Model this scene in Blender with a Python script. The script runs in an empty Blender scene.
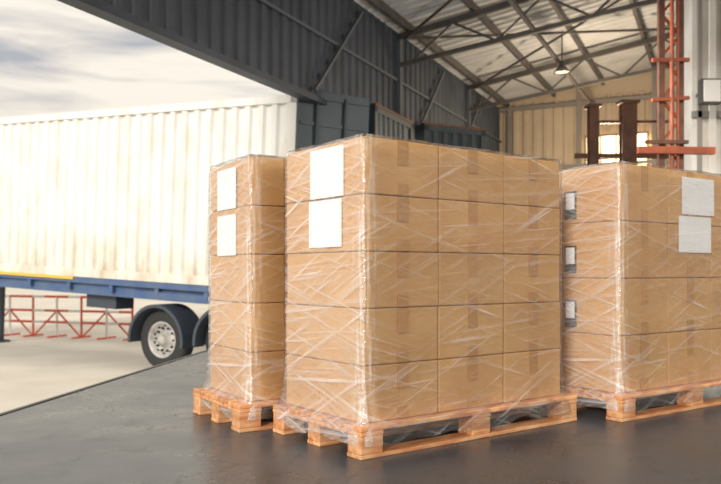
import bpy, math, random, bmesh
from mathutils import Matrix, Vector, noise
random.seed(7)
F=766.0; CAMH=0.77; HY=272.0; CX=360.5
scene=bpy.context.scene

# ---------------------------------------------------------------- utils
def srgb(r,g,b):
    def c(v):
        v/=255.0
        return v/12.92 if v<=0.04045 else ((v+0.055)/1.055)**2.4
    return (c(r),c(g),c(b),1.0)

class MB:
    def __init__(s): s.v=[];s.f=[];s.m=[];s.sm=[]
    def add(s,verts,faces,mat=0,smooth=False,M=None):
        o=len(s.v)
        for p in verts:
            p=Vector(p)
            s.v.append(tuple(M@p if M else p))
        for f in faces:
            s.f.append(tuple(i+o for i in f)); s.m.append(mat); s.sm.append(smooth)
    def box(s,lo,hi,mat=0,M=None):
        x0,y0,z0=lo;x1,y1,z1=hi
        v=[(x0,y0,z0),(x1,y0,z0),(x1,y1,z0),(x0,y1,z0),(x0,y0,z1),(x1,y0,z1),(x1,y1,z1),(x0,y1,z1)]
        f=[(0,3,2,1),(4,5,6,7),(0,1,5,4),(1,2,6,5),(2,3,7,6),(3,0,4,7)]
        s.add(v,f,mat,False,M)
    def beam(s,p0,p1,w,h,mat=0):
        p0=Vector(p0);p1=Vector(p1);d=p1-p0;L=d.length;d.normalize()
        up=Vector((0,0,1)) if abs(d.z)<0.99 else Vector((0,1,0))
        a=d.cross(up).normalized();b=a.cross(d).normalized()
        M=Matrix(((d.x,a.x,b.x,p0.x),(d.y,a.y,b.y,p0.y),(d.z,a.z,b.z,p0.z),(0,0,0,1)))
        s.box((0,-w/2,-h/2),(L,w/2,h/2),mat,M)
    def cyl(s,p0,p1,r,mat=0,n=16,r2=None,smooth=True,caps=True):
        p0=Vector(p0);p1=Vector(p1);r2=r if r2 is None else r2
        d=(p1-p0).normalized();up=Vector((0,0,1)) if abs(d.z)<0.9 else Vector((1,0,0))
        a=d.cross(up).normalized();b=d.cross(a)
        v=[];f=[]
        for i in range(n):
            t=2*math.pi*i/n;o=a*math.cos(t)+b*math.sin(t)
            v.append(p0+o*r);v.append(p1+o*r2)
        for i in range(n):
            j=(i+1)%n;f.append((2*i,2*j,2*j+1,2*i+1))
        s.add(v,f,mat,smooth)
        if caps:
            s.add(v,[tuple(2*i for i in range(n))[::-1],tuple(2*i+1 for i in range(n))],mat,False)
    def lathe(s,prof,c,ax,mat=0,n=40,smooth=True):
        c=Vector(c);d=Vector(ax).normalized();up=Vector((0,0,1)) if abs(d.z)<0.9 else Vector((1,0,0))
        a=d.cross(up).normalized();b=d.cross(a)
        v=[];f=[];m=len(prof)
        for i in range(n):
            t=2*math.pi*i/n;o=a*math.cos(t)+b*math.sin(t)
            for (h,r) in prof: v.append(c+d*h+o*r)
        for i in range(n):
            j=(i+1)%n
            for k in range(m-1): f.append((i*m+k,i*m+k+1,j*m+k+1,j*m+k))
        s.add(v,f,mat,smooth)
    def corr(s,p0,u,L,h,nrm,pitch,depth,mat=0,up=(0,0,1)):
        p0=Vector(p0);u=Vector(u);nrm=Vector(nrm);up=Vector(up)
        prof=[];n=int(L/pitch)
        for i in range(n):
            for (t,dd) in ((0,0),(0.36,0),(0.5,1),(0.86,1)):
                prof.append(((i+t)*pitch,dd*depth))
        prof.append((n*pitch,0));prof.append((L,0))
        v=[];f=[]
        for (x,dd) in prof:
            q=p0+u*x+nrm*dd
            v.append(q);v.append(q+up*h)
        for i in range(len(prof)-1): f.append((2*i,2*i+2,2*i+3,2*i+1))
        s.add(v,f,mat,False)
    def obj(s,name,mats,M=None,bevel=0,parent=None):
        me=bpy.data.meshes.new(name);me.from_pydata(s.v,[],s.f);me.update()
        for m in mats: me.materials.append(m)
        me.polygons.foreach_set("material_index",s.m)
        me.polygons.foreach_set("use_smooth",s.sm)
        ob=bpy.data.objects.new(name,me);bpy.context.collection.objects.link(ob)
        if parent: ob.parent=parent
        elif M: ob.matrix_world=M
        if bevel:
            b=ob.modifiers.new("bevel",'BEVEL');b.width=bevel;b.segments=2;b.limit_method='ANGLE'
        return ob

def mat(name,col,rough=0.6,metal=0.0,col2=None,nscale=4.0,bump=0.0,bscale=40.0,emit=0,spec=0.5,island=0.0,stretch=None):
    m=bpy.data.materials.new(name);m.use_nodes=True;nt=m.node_tree;N=nt.nodes;Lk=nt.links
    P=N["Principled BSDF"];P.inputs["Roughness"].default_value=rough;P.inputs["Metallic"].default_value=metal
    P.inputs["Specular IOR Level"].default_value=spec
    P.inputs["Base Color"].default_value=col
    tc=N.new("ShaderNodeTexCoord");src=tc.outputs["Object"]
    if stretch:
        mp=N.new("ShaderNodeMapping");mp.inputs["Scale"].default_value=stretch;Lk.new(src,mp.inputs[0]);src=mp.outputs[0]
    last=None
    if col2:
        n=N.new("ShaderNodeTexNoise");n.inputs["Scale"].default_value=nscale;n.inputs["Detail"].default_value=6
        Lk.new(src,n.inputs["Vector"])
        r=N.new("ShaderNodeValToRGB");r.color_ramp.elements[0].position=0.38;r.color_ramp.elements[1].position=0.66
        r.color_ramp.elements[0].color=col;r.color_ramp.elements[1].color=col2
        Lk.new(n.outputs[0],r.inputs[0]);last=r.outputs[0]
        Lk.new(last,P.inputs["Base Color"])
    if island:
        g=N.new("ShaderNodeNewGeometry");mr=N.new("ShaderNodeMapRange")
        mr.inputs[3].default_value=1-island;mr.inputs[4].default_value=1+island
        Lk.new(g.outputs["Random Per Island"],mr.inputs[0])
        mx=N.new("ShaderNodeVectorMath");mx.operation='SCALE'
        if last: Lk.new(last,mx.inputs[0])
        else: mx.inputs[0].default_value=col[:3]
        Lk.new(mr.outputs[0],mx.inputs["Scale"]);Lk.new(mx.outputs[0],P.inputs["Base Color"])
    if bump:
        n=N.new("ShaderNodeTexNoise");n.inputs["Scale"].default_value=bscale;n.inputs["Detail"].default_value=4
        Lk.new(src,n.inputs["Vector"])
        b=N.new("ShaderNodeBump");b.inputs["Strength"].default_value=bump;b.inputs["Distance"].default_value=0.02
        Lk.new(n.outputs[0],b.inputs["Height"]);Lk.new(b.outputs[0],P.inputs["Normal"])
    if emit:
        P.inputs["Emission Color"].default_value=col;P.inputs["Emission Strength"].default_value=emit
    return m

# ---------------------------------------------------------------- materials
M_card=mat("cardboard",srgb(216,170,110),0.75,col2=srgb(204,154,94),nscale=3,bump=0.08,bscale=30,island=0.06)
M_tape=mat("packing_tape",srgb(194,142,80),0.35,island=0.05)
M_wood=mat("pallet_wood",srgb(226,176,128),0.65,col2=srgb(194,126,82),nscale=6,bump=0.25,bscale=14,island=0.2,stretch=(1,5,5))
M_paper=mat("label_paper",srgb(250,250,252),0.6)
M_ink=mat("label_dark",srgb(60,62,66),0.5)
M_header=mat("header_cladding",srgb(68,75,86),0.55,col2=srgb(55,61,71),nscale=1.5)
M_roof=mat("roof_sheet",srgb(200,200,200),0.6,col2=srgb(176,177,178),nscale=1.2)
M_steel=mat("dark_steel",srgb(72,70,70),0.5,col2=srgb(90,86,82),nscale=3)
M_steelh=mat("header_steel",srgb(88,94,102),0.5)
M_steell=mat("light_steel",srgb(140,134,128),0.5)
M_back=mat("back_wall_sheet",srgb(200,182,158),0.7,col2=srgb(180,162,140),nscale=1)
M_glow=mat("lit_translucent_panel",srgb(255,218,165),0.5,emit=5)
M_teal=mat("dark_teal_paint",srgb(60,73,80),0.5,col2=srgb(48,60,67),nscale=2)
M_brown=mat("rusty_brown",srgb(122,84,66),0.7,col2=srgb(94,68,58),nscale=6)
M_orange=mat("orange_rack",srgb(186,96,62),0.5,col2=srgb(150,80,56),nscale=5)
M_pillar=mat("pillar_paint",srgb(225,222,216),0.6,col2=srgb(205,198,188),nscale=2)
M_blue=mat("chassis_blue",srgb(66,92,134),0.5,col2=srgb(84,104,134),nscale=3)
M_yellow=mat("yellow_strip",srgb(226,178,70),0.5)
M_tyre=mat("tyre_rubber",srgb(48,48,50),0.85)
M_rim=mat("rim_paint",srgb(190,188,184),0.45,col2=srgb(150,148,144),nscale=8)
M_black=mat("mudguard_black",srgb(60,68,80),0.55)
M_red=mat("barrier_red",srgb(222,104,84),0.5)
M_white=mat("barrier_white",srgb(235,232,228),0.5)

def container_mat():
    m=bpy.data.materials.new("container_white");m.use_nodes=True;nt=m.node_tree;N=nt.nodes;L=nt.links
    P=N["Principled BSDF"];P.inputs["Roughness"].default_value=0.55
    tc=N.new("ShaderNodeTexCoord");sep=N.new("ShaderNodeSeparateXYZ");L.new(tc.outputs["Object"],sep.inputs[0])
    mp=N.new("ShaderNodeMapping");mp.inputs["Scale"].default_value=(1.6,1.6,0.7);L.new(tc.outputs["Object"],mp.inputs[0])
    n=N.new("ShaderNodeTexNoise");n.inputs["Scale"].default_value=1.6;n.inputs["Detail"].default_value=10;n.inputs["Roughness"].default_value=.65;L.new(mp.outputs[0],n.inputs[0])
    g=N.new("ShaderNodeMapRange");g.inputs[1].default_value=0.0;g.inputs[2].default_value=0.9;g.inputs[3].default_value=0.24;g.inputs[4].default_value=0.0
    L.new(sep.outputs[2],g.inputs[0])
    ad=N.new("ShaderNodeMath");ad.operation='ADD';L.new(n.outputs[0],ad.inputs[0]);L.new(g.outputs[0],ad.inputs[1])
    r=N.new("ShaderNodeValToRGB");e=r.color_ramp.elements
    e[0].position=0.48;e[0].color=srgb(226,227,226);e[1].position=0.95;e[1].color=srgb(176,156,128)
    k=e.new(0.70);k.color=srgb(214,210,200)
    L.new(ad.outputs[0],r.inputs[0]);L.new(r.outputs[0],P.inputs["Base Color"])
    return m
M_cont=container_mat()

def floor_mat():
    m=bpy.data.materials.new("polished_concrete");m.use_nodes=True;nt=m.node_tree;N=nt.nodes;L=nt.links
    P=N["Principled BSDF"];P.inputs["Specular IOR Level"].default_value=0.55
    tc=N.new("ShaderNodeTexCoord")
    n=N.new("ShaderNodeTexNoise");n.inputs["Scale"].default_value=1.1;n.inputs["Detail"].default_value=10;n.inputs["Roughness"].default_value=0.7
    L.new(tc.outputs["Object"],n.inputs[0])
    r=N.new("ShaderNodeValToRGB");e=r.color_ramp.elements
    e[0].position=0.3;e[0].color=srgb(56,59,64);e[1].position=0.72;e[1].color=srgb(88,91,96)
    L.new(n.outputs[0],r.inputs[0])
    n2=N.new("ShaderNodeTexNoise");n2.inputs["Scale"].default_value=2.4;n2.inputs["Detail"].default_value=9;n2.inputs["Roughness"].default_value=.7;L.new(tc.outputs["Object"],n2.inputs[0])
    mx=N.new("ShaderNodeVectorMath");mx.operation='MULTIPLY_ADD';mx.inputs[1].default_value=(0.9,0.9,0.0)
    L.new(n2.outputs[1],mx.inputs[0]);L.new(tc.outputs["Object"],mx.inputs[2])
    v=N.new("ShaderNodeTexVoronoi");v.feature='DISTANCE_TO_EDGE';v.inputs["Scale"].default_value=2.2;L.new(mx.outputs[0],v.inputs[0])
    cr=N.new("ShaderNodeMapRange");cr.inputs[1].default_value=0.0;cr.inputs[2].default_value=0.008;cr.inputs[3].default_value=0.0;cr.inputs[4].default_value=1.0
    L.new(v.outputs["Distance"],cr.inputs[0])
    nm=N.new("ShaderNodeTexNoise");nm.inputs["Scale"].default_value=0.9;L.new(tc.outputs["Object"],nm.inputs[0])
    mk=N.new("ShaderNodeMapRange");mk.inputs[1].default_value=.48;mk.inputs[2].default_value=.62;L.new(nm.outputs[0],mk.inputs[0])
    mk2=N.new("ShaderNodeMath");mk2.operation='MAXIMUM';L.new(cr.outputs[0],mk2.inputs[0]);L.new(mk.outputs[0],mk2.inputs[1])
    mm=N.new("ShaderNodeMix");mm.data_type='RGBA';mm.inputs[6].default_value=srgb(44,46,50)
    L.new(mk2.outputs[0],mm.inputs[0]);L.new(r.outputs[0],mm.inputs[7]);L.new(mm.outputs[2],P.inputs["Base Color"])
    rr=N.new("ShaderNodeMapRange");rr.inputs[1].default_value=0.3;rr.inputs[2].default_value=0.7;rr.inputs[3].default_value=0.20;rr.inputs[4].default_value=0.42
    L.new(n.outputs[0],rr.inputs[0]);L.new(rr.outputs[0],P.inputs["Roughness"])
    b=N.new("ShaderNodeBump");b.inputs["Strength"].default_value=0.25;b.inputs["Distance"].default_value=0.006
    ad=N.new("ShaderNodeMath");ad.operation='ADD';L.new(mk2.outputs[0],ad.inputs[0]);L.new(n2.outputs[0],ad.inputs[1])
    L.new(ad.outputs[0],b.inputs["Height"]);L.new(b.outputs[0],P.inputs["Normal"])
    return m
M_floor=floor_mat()
M_ground=mat("yard_concrete",srgb(224,216,202),0.85,col2=srgb(208,200,186),nscale=0.8,bump=0.1,bscale=20)

def film_mat():
    m=bpy.data.materials.new("stretch_film");m.use_nodes=True;nt=m.node_tree;N=nt.nodes;L=nt.links
    N.remove(N["Principled BSDF"]);out=N["Material Output"]
    def math_(op,a,b):
        q=N.new("ShaderNodeMath");q.operation=op
        for i,x in enumerate((a,b)):
            if isinstance(x,(int,float)): q.inputs[i].default_value=x
            else: L.new(x,q.inputs[i])
        return q.outputs[0]
    def mrange(x,a,b,c,d):
        q=N.new("ShaderNodeMapRange");L.new(x,q.inputs[0])
        for i,vv in enumerate((a,b,c,d)): q.inputs[i+1].default_value=vv
        return q.outputs[0]
    tc=N.new("ShaderNodeTexCoord");sep=N.new("ShaderNodeSeparateXYZ");L.new(tc.outputs["Object"],sep.inputs[0])
    X,Y,Z=sep.outputs
    cb=N.new("ShaderNodeCombineXYZ");L.new(math_('SUBTRACT',X,Y),cb.inputs[0]);L.new(Z,cb.inputs[1])
    outs=[]
    for ang,sc,dist in ((5,(1.0,42,1),0.5),(-16,(1.2,55,1),0.6),(26,(1.3,38,1),0.6)):
        mp=N.new("ShaderNodeMapping");mp.vector_type='TEXTURE';mp.inputs["Rotation"].default_value=(0,0,math.radians(ang))
        L.new(cb.outputs[0],mp.inputs[0])
        m2=N.new("ShaderNodeMapping");m2.inputs["Scale"].default_value=sc;m2.inputs["Location"].default_value=(ang,ang*.3,0);L.new(mp.outputs[0],m2.inputs[0])
        n=N.new("ShaderNodeTexNoise");n.inputs["Scale"].default_value=1.0;n.inputs["Detail"].default_value=5;n.inputs["Roughness"].default_value=0.6
        n.inputs["Distortion"].default_value=dist
        L.new(m2.outputs[0],n.inputs[0]);outs.append(n.outputs[0])
    a2=math_('MAXIMUM',math_('MAXIMUM',outs[0],outs[1]),outs[2])
    pn=N.new("ShaderNodeTexNoise");pn.inputs["Scale"].default_value=3.2;L.new(cb.outputs[0],pn.inputs[0])
    patch=mrange(pn.outputs[0],.40,.62,.35,1.0)
    st=math_('MULTIPLY',mrange(a2,0.56,0.78,0.0,0.48),patch)
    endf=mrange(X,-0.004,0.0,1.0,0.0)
    st=math_('ADD',st,math_('MULTIPLY',endf,mrange(a2,.45,.7,.05,.28)))  # extra white painted on the end face for the sky's reflection in the film
    dist=math_('ADD',math_('ABSOLUTE',X,0),math_('ABSOLUTE',Y,0))
    cf=mrange(dist,.02,.09,1,0)
    m4=N.new("ShaderNodeMapping");m4.inputs["Scale"].default_value=(60,4,1);L.new(cb.outputs[0],m4.inputs[0])
    vn=N.new("ShaderNodeTexNoise");vn.inputs["Scale"].default_value=1;vn.inputs["Detail"].default_value=3;L.new(m4.outputs[0],vn.inputs[0])
    st=math_('ADD',st,math_('MULTIPLY',cf,mrange(vn.outputs[0],.46,.70,.03,.45)))  # corner pleats whitened, painting in the specular streaks along the edge
    st=math_('ADD',st,0.012)
    b=N.new("ShaderNodeBump");b.inputs["Strength"].default_value=0.8;b.inputs["Distance"].default_value=0.012;L.new(a2,b.inputs["Height"])
    tr=N.new("ShaderNodeBsdfTransparent");tr.inputs[0].default_value=(0.985,0.985,0.985,1)
    gl=N.new("ShaderNodeBsdfGlossy");gl.inputs["Roughness"].default_value=0.10;L.new(b.outputs[0],gl.inputs["Normal"])
    lw=N.new("ShaderNodeLayerWeight");lw.inputs[0].default_value=0.2
    fr=mrange(lw.outputs["Fresnel"],0,1,.08,.6)
    m1=N.new("ShaderNodeMixShader");L.new(fr,m1.inputs[0]);L.new(tr.outputs[0],m1.inputs[1]);L.new(gl.outputs[0],m1.inputs[2])
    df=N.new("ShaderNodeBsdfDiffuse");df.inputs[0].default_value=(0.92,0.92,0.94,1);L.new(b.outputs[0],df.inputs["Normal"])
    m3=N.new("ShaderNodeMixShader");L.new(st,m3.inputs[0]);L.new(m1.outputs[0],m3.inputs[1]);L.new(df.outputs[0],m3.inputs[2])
    L.new(m3.outputs[0],out.inputs[0])
    return m
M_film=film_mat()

# ---------------------------------------------------------------- pallets + stacks
PH=0.135
def frame(cx,cy,dx,dy):
    l=math.hypot(dx,dy);dx/=l;dy/=l
    return Matrix(((dx,-dy,0,cx),(dy,dx,0,cy),(0,0,1,0),(0,0,0,1)))

def pallet(M,L,W,o,ol=None,orr=None):
    ol=o if ol is None else ol
    orr=o if orr is None else orr
    mb=MB();x0,x1=-ol,L+orr;y0,y1=-o,W+o
    bt=0.018
    bw=0.10
    ys=[(y0,y0+bw),((y0+y1)/2-bw/2,(y0+y1)/2+bw/2),(y1-bw,y1)]
    for (a,b) in ys: mb.box((x0,a,0.0),(x1,b,bt))
    bl=0.12;bh=0.076
    xs=[(x0,x0+bl),((x0+x1)/2-bl/2,(x0+x1)/2+bl/2),(x1-bl,x1)]
    for (a,b) in ys:
        for (c,d) in xs: mb.box((c+.002,a+.002,bt),(d-.002,b-.002,bt+bh))
    for (c,d) in xs: mb.box((c,y0,bt+bh),(d,y1,bt+bh+0.018))
    n=max(4,int((y1-y0)/0.14));g=0.03;w=((y1-y0)-g*(n-1))/n
    for i in range(n):
        a=y0+i*(w+g);mb.box((x0,a,bt+bh+.018),(x1,a+w,PH-0.001))
    return mb.obj("wooden_pallet",[M_wood],M,bevel=0.004)

def stack(M,L,W,H,nx,ny,nz,seed,o,papers,smalls=()):
    rnd=random.Random(seed)
    mb=MB();bx=L/nx;by=W/ny;bz=H/nz;g=0.0025
    for k in range(nz):
        for i in range(nx):
            for j in range(ny):
                jx=rnd.uniform(-.003,.003);jy=rnd.uniform(0,.005)
                lo=(i*bx+g+jx,j*by+g+jy,PH+k*bz+0.001);hi=((i+1)*bx-g+jx,(j+1)*by-g+jy,PH+(k+1)*bz-0.002)
                mb.box(lo,hi,0)
    ob=mb.obj("cardboard_box_stack",[M_card],M,bevel=0.006)
    tb=MB()
    for k in range(nz):
        z0=PH+k*bz;z1=z0+bz
        for i in range(nx):
            xc=(i+.5)*bx
            tb.box((xc-.030,-0.0005,z1-bz*.45),(xc+.030,0.004,z1-.006))
            tb.box((xc-.030,-0.0005,z0+.004),(xc+.030,0.004,z0+bz*.22))
    for i in range(nx):
        xc=(i+.5)*bx
        tb.box((xc-.030,0.004,PH+H-.004),(xc+.030,W-.004,PH+H-.0005))
    tb.obj("packing_tape",[M_tape],parent=ob)
    pb=MB()
    for (sd,a0,a1,z0,z1) in papers:
        if sd=='x': pb.box((a0,-0.004,z0),(a1,-0.001,z1))
        else: pb.box((-0.007,a0,z0),(-0.004,a1,z1))
    for (sd,a0,a1,z0,z1) in smalls:
        pb.box((-0.006,a0,z0),(-0.002,a1,z1),1)
        pb.box((-0.008,a0+.01,z0+.05),(-0.006,a1-.01,z1-.01),0)
    if papers: pb.obj("paper_label",[M_paper,M_ink],parent=ob)
    fb=MB();e=0.012
    R=0.02;nseg=4
    pts=[]
    cor=[((0,0),(-1,0),(0,-1)),((L,0),(0,-1),(1,0)),((L,W),(1,0),(0,1)),((0,W),(0,1),(-1,0))]
    nside=[int(L/0.03),int(W/0.03),int(L/0.03),int(W/0.03)]
    for ci,(c,n0,n1) in enumerate(cor):
        n0=Vector(n0);n1=Vector(n1);cc=Vector(c)-(n0+n1)*R
        for i in range(nseg+1):
            t=i/nseg*math.pi/2
            nn=n0*math.cos(t)+n1*math.sin(t)
            pts.append((cc+nn*R,nn,1.0))
        c2,m0,m1=cor[(ci+1)%4];m0=Vector(m0);m1=Vector(m1)
        a=cc+n1*R;b=Vector(c2)-(m0+m1)*R+m0*R
        for i in range(1,nside[ci]):
            t=i/nside[ci];pts.append((a.lerp(b,t),n1,max(0,1-4*min(t,1-t))))
    rows=[]
    top=PH+H
    rows.append(('in',0.16,top+0.004));rows.append(('in',0.06,top+0.006));rows.append(('in',0.0,top+0.004))
    nz2=int(H/0.03)
    for i in range(1,nz2):
        z=top-0.01-(H-0.02)*i/nz2
        rows.append(('s',max(0,1-(z-PH)/0.25)**2*0.5,z))
    for (fo_,z) in ((0.6,PH+.01),(0.9,PH-.02),(1.0,PH-0.05),(1.05,PH-0.08)): rows.append(('f',fo_,z))
    V=[];n=len(pts)
    for (k,v,z) in rows:
        for (p,nn,cf) in pts:
            q=Vector((p.x,p.y,z))
            w=noise.noise(Vector((p.x*5+seed,p.y*5,z*9)))*0.006+noise.noise(Vector((p.x*14-p.y*14+z*9+seed,z*30,0)))*0.004
            w*=(1-0.7*cf)
            off=e+w
            if k=='in': off=-v+ (0.002 if v==0 else 0); q.z+=w*0.8+0.004
            if k=='s': off=e+w+v*o
            if k=='f':
                off=e+w+v*(o-0.002)+ noise.noise(Vector((p.x*12+p.y*12,seed,z*4)))*0.012
                q.z+=noise.noise(Vector((p.x*6-p.y*6,seed*2,0)))*0.03*v
            q.x+=nn.x*off;q.y+=nn.y*off
            V.append(q)
    Fc=[]
    for r in range(len(rows)-1):
        for i in range(n):
            j=(i+1)%n;Fc.append((r*n+i,(r+1)*n+i,(r+1)*n+j,r*n+j))
    fb.add(V,Fc,0,True)
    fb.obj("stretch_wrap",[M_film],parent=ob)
    return ob

H=1.205
MA=frame(0.015,3.19,0.80,0.60)
pallet(MA,1.276,0.62,0.045,0.05,0.075)
stack(MA,1.276,0.622,H,3,1,5,3,0.05,[('y',0.14,0.40,PH+.965,PH+1.185),('y',0.155,0.41,PH+.745,PH+.955)])
MBm=frame(-0.537,3.74,0.85,0.53)
pallet(MBm,0.84,0.55,0.045,0.08)
stack(MBm,0.84,0.55,H,2,1,5,11,0.055,[('y',0.17,0.42,PH+.96,PH+1.17),('y',0.17,0.42,PH+.72,PH+.93)])
MC=frame(1.348,3.98,0.82,0.57)
pallet(MC,1.28,0.80,0.045)
stack(MC,1.28,0.80,H,3,1,4,23,0.045,[('x',0.55,0.87,PH+.96,PH+1.17),('x',0.52,0.84,PH+.745,PH+.95)],
      [('y',0.28,0.36,PH+.93,PH+1.08),('y',0.28,0.36,PH+.63,PH+.78),('y',0.28,0.36,PH+.33,PH+.48)])

# ---------------------------------------------------------------- floor / yard
poly=[(-3.16,-6),(-1.93,4.06),(-1.50,7.4),(-1.30,8.6),(-1.2,9.4),(-0.45,10.85),(3.75,19.7),(16,14),(16,-6)]
mb=MB();n=len(poly)
zb=-0.76
mb.add([(x,y,0) for x,y in poly]+[(x,y,zb) for x,y in poly],[tuple(range(n))[::-1],tuple(range(n,2*n))]+[(i,(i+1)%n,n+(i+1)%n,n+i) for i in range(n)])
fo=mb.obj("floor",[M_floor])
bm=bmesh.new();bm.from_mesh(fo.data);bmesh.ops.recalc_face_normals(bm,faces=bm.faces);bm.to_mesh(fo.data);bm.free()
mb=MB();mb.add([(-90,-40,zb),(90,-40,zb),(90,120,zb),(-90,120,zb)],[(0,1,2,3)]);mb.obj("ground",[M_ground])
mb=MB()
for i in range(0,5):
    a,b=poly[i],poly[i+1];mb.beam((a[0]-.02,a[1],-.05),(b[0]-.02,b[1],-.05),0.03,0.11)
mb.obj("trim_dock_edge",[M_steel])

# ---------------------------------------------------------------- building
MBld=frame(-0.6,10.7,0.905,-0.426)
AB=9.7;EA=4.87;LH=3.20;SL=0.15;A0=-5.1
def rz(s): return EA+SL*s
mb=MB()
mb.corr((0,A0,LH),(0,1,0),AB-A0,EA-LH+0.05,(1,0,0),0.25,0.03,0)
mb.box((-0.08,A0,LH-.02),(-0.04,AB,EA+.1),0)
mb.box((-0.10,A0,LH-.08),(0.07,AB,LH),0)
mb.box((0.03,A0,LH+.85),(0.07,AB,LH+.89),1)
for a in (2.8,6.8):
    mb.box((0.04,a-.04,LH-.05),(0.12,a+.04,EA),1)
for a in (-.25,3.6,6.2):
    mb.beam((0.10,a,LH+.05),(0.10,a+1.5,EA-.1),0.045,0.045,1)
mb.obj("wall_left",[M_header,M_steelh],MBld)
mb=MB()
mb.corr((0,AB,0),(1,0,0),14,EA+.15,(0,-1,0),0.25,0.035,0)
mb.add([(-.1,AB-.01,EA-.02),(14,AB-.01,EA-.02),(14,AB-.01,rz(14)+.3),(-.1,AB-.01,EA+.2)],[(0,1,2,3)],0)
mb.box((-.1,AB-.14,EA-.06),(14,AB-.04,EA+.03),1)
mb.box((-.1,AB-.14,3.3),(14,AB-.04,3.38),1)
for s in (0.3,2.0,3.7,5.4): mb.box((s-.05,AB-.16,0),(s+.05,AB-.04,rz(s)),1)
mb.obj("wall_back",[M_back,M_steell],MBld)
mb=MB()
mb.box((2.15,AB-.12,2.95),(3.55,AB-.06,4.0),0)
for k in range(5):
    x=2.15+1.4*k/4; mb.box((x-.02,AB-.15,2.93),(x+.02,AB-.10,4.02),1)
mb.box((2.13,AB-.15,2.9),(3.57,AB-.1,2.95),1);mb.box((2.13,AB-.15,4.0),(3.57,AB-.1,4.05),1);mb.box((2.13,AB-.15,3.45),(3.57,AB-.1,3.48),1)
mb.obj("window_1",[M_glow,M_steell],MBld)
mb=MB()
L_=14
sl=Vector((1,0,SL)).normalized()
mb.corr((-.4,A0-.2,rz(-.4)+.14),(0,1,0),AB-A0+.4,L_,(0,0,1),0.25,0.04,0,up=sl)
mb.obj("ceiling",[M_roof],MBld)
mb=MB()
for i in range(11):
    s=0.25+i*1.15
    mb.box((s-.03,A0,rz(s)-.01),(s+.03,AB-.05,rz(s)+.13),0)
mb.obj("roof_purlins",[M_steel],MBld)
mb=MB()
bz=lambda s: rz(s)-.55-0.03*s
for a in (-4.9,-1.2,2.8,6.8):
    mb.beam((0.05,a,rz(0.05)-.07),(13,a,rz(13)-.07),0.08,0.10)
    mb.beam((0.05,a,bz(.05)),(13,a,bz(13)),0.07,0.07)
    s=0.3;t=0
    while s<12:
        s2=s+.75
        if t%2==0: mb.beam((s,a,bz(s)),(s2,a,rz(s2)-.1),0.035,0.035)
        else: mb.beam((s,a,rz(s)-.1),(s2,a,bz(s2)),0.035,0.035)
        s=s2;t+=1
for s in (2.4,4.8):
    mb.beam((s,A0,rz(s)-.6),(s,AB-.1,rz(s)-.6),0.06,0.06)
for (a0,a1) in ((-1.2,2.8),(2.8,6.8)):
    mb.cyl((0.2,a0,rz(.2)-.12),(4.9,a1,rz(4.9)-.12),.025,0,8)
    mb.cyl((0.2,a1,rz(.2)-.12),(4.9,a0,rz(4.9)-.12),.025,0,8)
mb.obj("roof_truss",[M_steel],MBld)

def px(x,y,D): return ((x-CX)/F*D, D, CAMH+(HY-y)/F*D)
p=px(562,72,14)
mb=MB();mb.cyl((p[0],p[1],p[2]),(p[0],p[1],p[2]+.75),.012,0,8)
mb.lathe([(0.20,.04),(0.11,.06),(0.0,.15),(-.02,.15),(-.0,.14),(.1,.05)],p,(0,0,1),0,24)
mb.cyl((p[0],p[1],p[2]+.02),(p[0],p[1],p[2]+.01),.135,1,20)
mb.obj("high_bay_lamp",[M_steel,mat("lamp_diffuser",(1,.85,.6,1),emit=1.2)])

def cont_dark(name,p0,p1,w,h,z0,m):
    p0=Vector(p0);p1=Vector(p1);d=(p1-p0);L=d.length;d.normalize()
    M=Matrix(((d.x,-d.y,0,p0.x),(d.y,d.x,0,p0.y),(0,0,1,z0),(0,0,0,1)))
    mb=MB();mb.box((0,0.04,0),(L,w,h),0)
    for x in (0,L-.1): mb.box((x,0,0),(x+.1,.06,h),0)
    mb.box((0,0,h-.12),(L,.06,h),0);mb.box((0,0,0),(L,.06,.12),0)
    mb.box((0,-.01,h-.03),(L,.05,h+.01),1)
    mb.corr((0.1,0.035,.12),(1,0,0),L-.2,h-.24,(0,-1,0),0.2,0.03,0)
    mb.obj(name,[m,M_brown],M)
cont_dark("shipping_container",(.22,11.40),(.88,12.85),.22,3.28,0,M_teal)
cont_dark("shipping_container",(1.09,13.1),(2.24,13.7),.30,3.32,0,M_teal)

# background steel columns
mb=MB()
for (x,hw,yt) in ((593,.08,108),(628,.13,104)):
    X,D,Z=px(x,yt,13.5)
    mb.box((X-hw,D-.1,0),(X+hw,D-.06,Z),0);mb.box((X-hw,D+.06,0),(X+hw,D+.1,Z),0);mb.box((X-.03,D-.06,0),(X+.03,D+.06,Z),0)
    mb.box((X-hw-.04,D-.14,Z),(X+hw+.04,D+.14,Z+.05),0)
    mb.box((X-hw-.05,D-.15,0),(X+hw+.05,D+.15,.04),0)
a=px(575,156,13.5);b=px(668,156,13.5);mb.beam(a,b,.1,.08,0)
a=px(600,122,13.5);b=px(668,122,13.5);mb.beam(a,b,.08,.05,0)
mb.obj("steel_column",[M_brown,M_orange])

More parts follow.
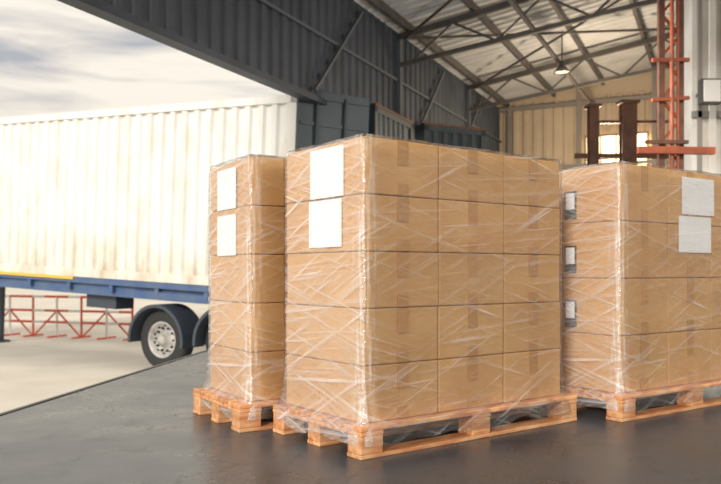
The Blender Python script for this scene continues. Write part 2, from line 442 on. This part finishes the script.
mb=MB()
x0=px(661,0,9)[0];x1=px(680,0,9)[0]
for X in (x0,x1): mb.box((X-.035,8.97,0),(X+.035,9.03,4.75),0)
mb.cyl((x0+.10,8.93,0),(x0+.10,8.93,4.75),.022,1,10)
mb.cyl((x0+.17,8.93,0),(x0+.17,8.93,4.75),.016,1,10)
z=.3
while z<4.3:
    mb.beam((x0,9,z),(x1,9,z+.25),.025,.03,1);mb.beam((x1,9,z+.25),(x0,9,z+.5),.025,.03,1);z+=.5
a=px(638,150,8.9);b=px(714,151,8.9);mb.beam(a,b,.08,.08,1)
a=px(645,142,8.9);b=px(688,142,8.9);mb.beam(a,b,.05,.04,0)
a=px(652,60,8.94);b=px(689,60,8.94);mb.beam(a,b,.05,.04,1)
a=px(652,100,8.94);b=px(689,98,8.94);mb.beam(a,b,.05,.04,1)
mb.obj("pallet_rack",[M_brown,M_orange])
mb=MB()
X0=px(692,0,9.6)[0]
mb.box((X0,9.6,0),(X0+.9,10.1,5.5),0)
mb.box((X0+.06,9.56,0),(X0+.11,9.6,5.5),1)
mb.box((X0+.2,9.55,0),(X0+.28,9.6,5.5),0)
mb.box((X0-.01,9.56,2.7),(X0+.91,9.6,2.78),1)
mb.cyl((X0+.38,9.55,0),(X0+.38,9.55,5.5),.03,1,10)
mb.obj("pillar",[M_pillar,M_steell])
mb=MB()
c=Vector(px(708,92,9.3))
mb.box((c.x-.10,c.y-.06,c.z-.15),(c.x+.14,c.y+.05,c.z+.15),0)
mb.box((c.x-.08,c.y-.075,c.z-.13),(c.x+.12,c.y-.06,c.z+.13),1)
mb.beam((c.x,c.y+.05,c.z),(c.x,9.59,c.z+.02),.04,.04,0)
mb.obj("floodlight",[M_steel,M_white])

# ---------------------------------------------------------------- trailer
th=math.atan2(-.485,.875);al=.045
MT=Matrix.Translation((-0.97,10.7,0.50))@Matrix.Rotation(th,4,'Z')@Matrix.Rotation(al,4,'Y')
HT=2.75;LT=12.2;WT=2.44
mb=MB()
mb.box((-LT+.06,.07,.04),(-.06,WT-.05,HT-.04),0)
mb.corr((-LT+.1,.066,.14),(1,0,0),LT-.2,HT-.24,(0,-1,0),0.24,0.045,0)
mb.box((-LT,0,0),(0,.10,.14),0);mb.box((-LT,0,HT-.11),(0,.10,HT),0)
mb.box((-LT,WT-.1,0),(0,WT,.14),0);mb.box((-LT,WT-.1,HT-.11),(0,WT,HT),0)
for x in (-LT,-.13):
    for y in (0,WT-.13): mb.box((x,y,0),(x+.13,y+.13,HT),0)
mb.box((-.1,0,HT-.12),(0,WT,HT),0);mb.box((-.1,0,0),(0,WT,.14),0)
mb.box((-LT,-.01,-.05),(-4.4,.06,.0),2)
mb.box((-LT,.02,-.10),(-.02,WT-.02,0),1)
mb.box((-LT+1,.12,-.29),(-.05,.26,-.10),1)
mb.box((-LT+1,WT-.9,-.32),(-.05,WT-.78,-.10),1)
mb.box((-.12,.1,-.5),(-.02,WT-.1,-.12),1)
for i in range(12):
    x=-LT+.6+i*1.0; mb.box((x,.04,-.22),(x+.08,WT-.04,-.10),1)
gz=zb
def wheel(xl,yl,r=.47,w=.28):
    p=MT@Vector((xl,yl,0));zl=(gz+r-p.z)
    c=Vector((xl,yl,zl));ax=(0,-1,0)
    mb.lathe([(-w/2,r*.62),(-w/2+.01,r*.80),(-w/2+.03,r*.95),(-w*.36,r*.995),(w*.36,r*.995),(w/2-.03,r*.95),(w/2,r*.8),(w/2-.01,r*.63),(w/2-.03,r*.58)],c,ax,3,44)
    mb.lathe([(w/2-.02,r*.62),(w/2-.01,r*.57),(w/2-.05,r*.53),(w/2-.10,r*.46),(w/2-.13,r*.32),(w/2-.08,r*.28),(w/2-.07,r*.2),(w/2+.0,r*.18),(w/2+.01,.02),(w/2+.01,0)],c,ax,4,36)
    for i in range(10):
        t=2*math.pi*i/10;q=c+Vector((math.cos(t)*r*.39,0,math.sin(t)*r*.39))
        mb.cyl(q+Vector((0,-w/2+.13,0)),q+Vector((0,-w/2+.07,0)),.018,3,8)
        q=c+Vector((math.cos(t+.3)*r*.5,0,math.sin(t+.3)*r*.5))
        mb.cyl(q+Vector((0,-w/2+.09,0)),q+Vector((0,-w/2+.078,0)),.03,3,10)
    return c
cs=[wheel(-2.45,.20),wheel(-1.12,.20)]
for xl in (-2.45,-1.12): wheel(xl,WT-.2)
for c in cs:
    mb.cyl(c,c+Vector((0,WT-.4,0)),.07,5,12)
    ro=.57;v=[];f=[];n=22
    for i in range(n+1):
        t=math.radians(-8+196*i/n);x=c.x+math.cos(t)*ro;z=c.z+math.sin(t)*ro*.98
        x2=c.x+math.cos(t)*(ro-.05);z2=c.z+math.sin(t)*(ro-.05)*.98
        v+=[(x,-.08,z),(x,.42,z),(x2,-.08,z2),(x2,.42,z2)]
    for i in range(n):
        a=4*i;b=a+4
        f+=[(a,b,b+1,a+1),(a+2,a+3,b+3,b+2),(a,a+2,b+2,b),(a+1,b+1,b+3,a+3)]
    f+=[(0,1,3,2),(4*n,4*n+2,4*n+3,4*n+1)]
    mb.add(v,f,5)
mb.box((-3.10,.05,-.28),(-.45,.12,-.16),1)
for yl in (.5,WT-.5):
    p=MT@Vector((-8.9,yl,0))
    mb.box((-8.95,yl-.05,gz+.04-p.z),(-8.85,yl+.05,-.1),5);mb.box((-9.05,yl-.14,gz-p.z+.0),(-8.75,yl+.14,gz-p.z+.05),5)
mb.box((-4.4,.3,-.52),(-3.7,.7,-.30),5)
ang=math.radians(57)
Md=Matrix.Translation((.02,-.03,0.03))@Matrix.Rotation(ang,4,'Z')
mb.box((0,0,.0),(1.12,.06,HT+.02),6,Md)
for x in (.28,.72): mb.cyl(Md@Vector((x,-.04,.05)),Md@Vector((x,-.04,HT-.03)),.02,6,8)
for z in (.5,1.1,1.7,2.3): mb.box((0.04,-.02,z),(1.06,.0,z+.05),6,Md)
mb.box((.02,-.03,HT-.08),(1.10,.07,HT+.03),6,Md)
mb.obj("semi_trailer",[M_cont,M_blue,M_yellow,M_tyre,M_rim,M_black,M_teal],MT)

mb=MB()
A=Vector((-9.8,19.0,gz));B=Vector((-5.15,17.3,gz));dv=(B-A)
for zz in (0.35,0.62,0.95):
    segs=14
    for i in range(segs):
        p=A+dv*i/segs;q=A+dv*(i+1)/segs
        mb.cyl(p+Vector((0,0,zz)),q+Vector((0,0,zz)),.03,(0 if i%3 else 1),8)
for i in range(0,8):
    p=A+dv*(i/7);mb.cyl(p,p+Vector((0,0,.97)),.028,0 if i%2 else 1,8)
    mb.beam(p+Vector((-.1,-.3,.02)),p+Vector((.1,.3,.02)),.05,.04,0)
for i in range(0,7):
    p=A+dv*(i/7);q=A+dv*((i+1)/7);mb.cyl(p+Vector((0,0,.0 if i%2 else .62)),q+Vector((0,0,.62 if i%2 else .0)),.022,0,8)
mb.obj("safety_barrier",[M_red,M_white])

# ---------------------------------------------------------------- world
w=bpy.data.worlds.new("World");scene.world=w;w.use_nodes=True;nt=w.node_tree;N=nt.nodes;L=nt.links
bg=N["Background"];tc=N.new("ShaderNodeTexCoord")
sep=N.new("ShaderNodeSeparateXYZ");L.new(tc.outputs["Generated"],sep.inputs[0])
mp=N.new("ShaderNodeMapping");mp.inputs["Scale"].default_value=(2.2,2.2,13);mp.inputs["Location"].default_value=(.9,.2,.5);L.new(tc.outputs["Generated"],mp.inputs[0])
n=N.new("ShaderNodeTexNoise");n.inputs["Scale"].default_value=2.0;n.inputs["Detail"].default_value=8;n.inputs["Roughness"].default_value=.5;n.inputs["Distortion"].default_value=.4
L.new(mp.outputs[0],n.inputs[0])
cl=N.new("ShaderNodeValToRGB");e=cl.color_ramp.elements
e[0].position=.32;e[0].color=srgb(178,182,190);e[1].position=.54;e[1].color=srgb(255,248,234)
k=e.new(.43);k.color=srgb(226,220,214)
L.new(n.outputs[0],cl.inputs[0])
gr=N.new("ShaderNodeValToRGB");e=gr.color_ramp.elements
e[0].position=0.0;e[0].color=srgb(255,240,216);e[1].position=.6;e[1].color=srgb(236,236,238)
L.new(sep.outputs[2],gr.inputs[0])
fm=N.new("ShaderNodeMapRange");fm.inputs[1].default_value=.12;fm.inputs[2].default_value=.24;fm.inputs[3].default_value=.25;fm.inputs[4].default_value=.95;L.new(sep.outputs[2],fm.inputs[0])
mx=N.new("ShaderNodeMix");mx.data_type='RGBA';L.new(fm.outputs[0],mx.inputs[0]);L.new(gr.outputs[0],mx.inputs[6]);L.new(cl.outputs[0],mx.inputs[7])
L.new(mx.outputs[2],bg.inputs[0]);bg.inputs[1].default_value=1.0

sd=bpy.data.lights.new("sun",'SUN');sd.energy=3.0;sd.angle=math.radians(14);sd.color=(1,.94,.84)
so=bpy.data.objects.new("sun",sd);bpy.context.collection.objects.link(so)
d=Vector((.34,.84,-.40))
so.rotation_euler=d.to_track_quat('-Z','Y').to_euler()

def plight(name,loc,e,col,r=.3):
    pl=bpy.data.lights.new(name,'POINT');pl.energy=e;pl.color=col;pl.shadow_soft_size=r
    po=bpy.data.objects.new(name,pl);bpy.context.collection.objects.link(po);po.location=loc
plight("back_fill_light",(4.6,14.6,2.9),380,(1,.80,.56))  # added fill without a fixture, warms and brightens the back interior
plight("mid_fill_light",(2.4,9.0,3.0),130,(1,.96,.9))  # added fill to lift the roof underside, no lamp body here

cam=bpy.data.cameras.new("camera");co=bpy.data.objects.new("camera",cam);bpy.context.collection.objects.link(co)
cam.sensor_width=36;cam.lens=F/721*36;cam.shift_y=(HY-242)/721;co.location=(0,0,CAMH);co.rotation_euler=(math.radians(90),0,0)
cam.clip_start=.05;cam.clip_end=500
cam.dof.use_dof=True;cam.dof.focus_distance=3.6;cam.dof.aperture_fstop=3.2
scene.camera=co
scene.view_settings.view_transform='Standard'
scene.view_settings.look='None'
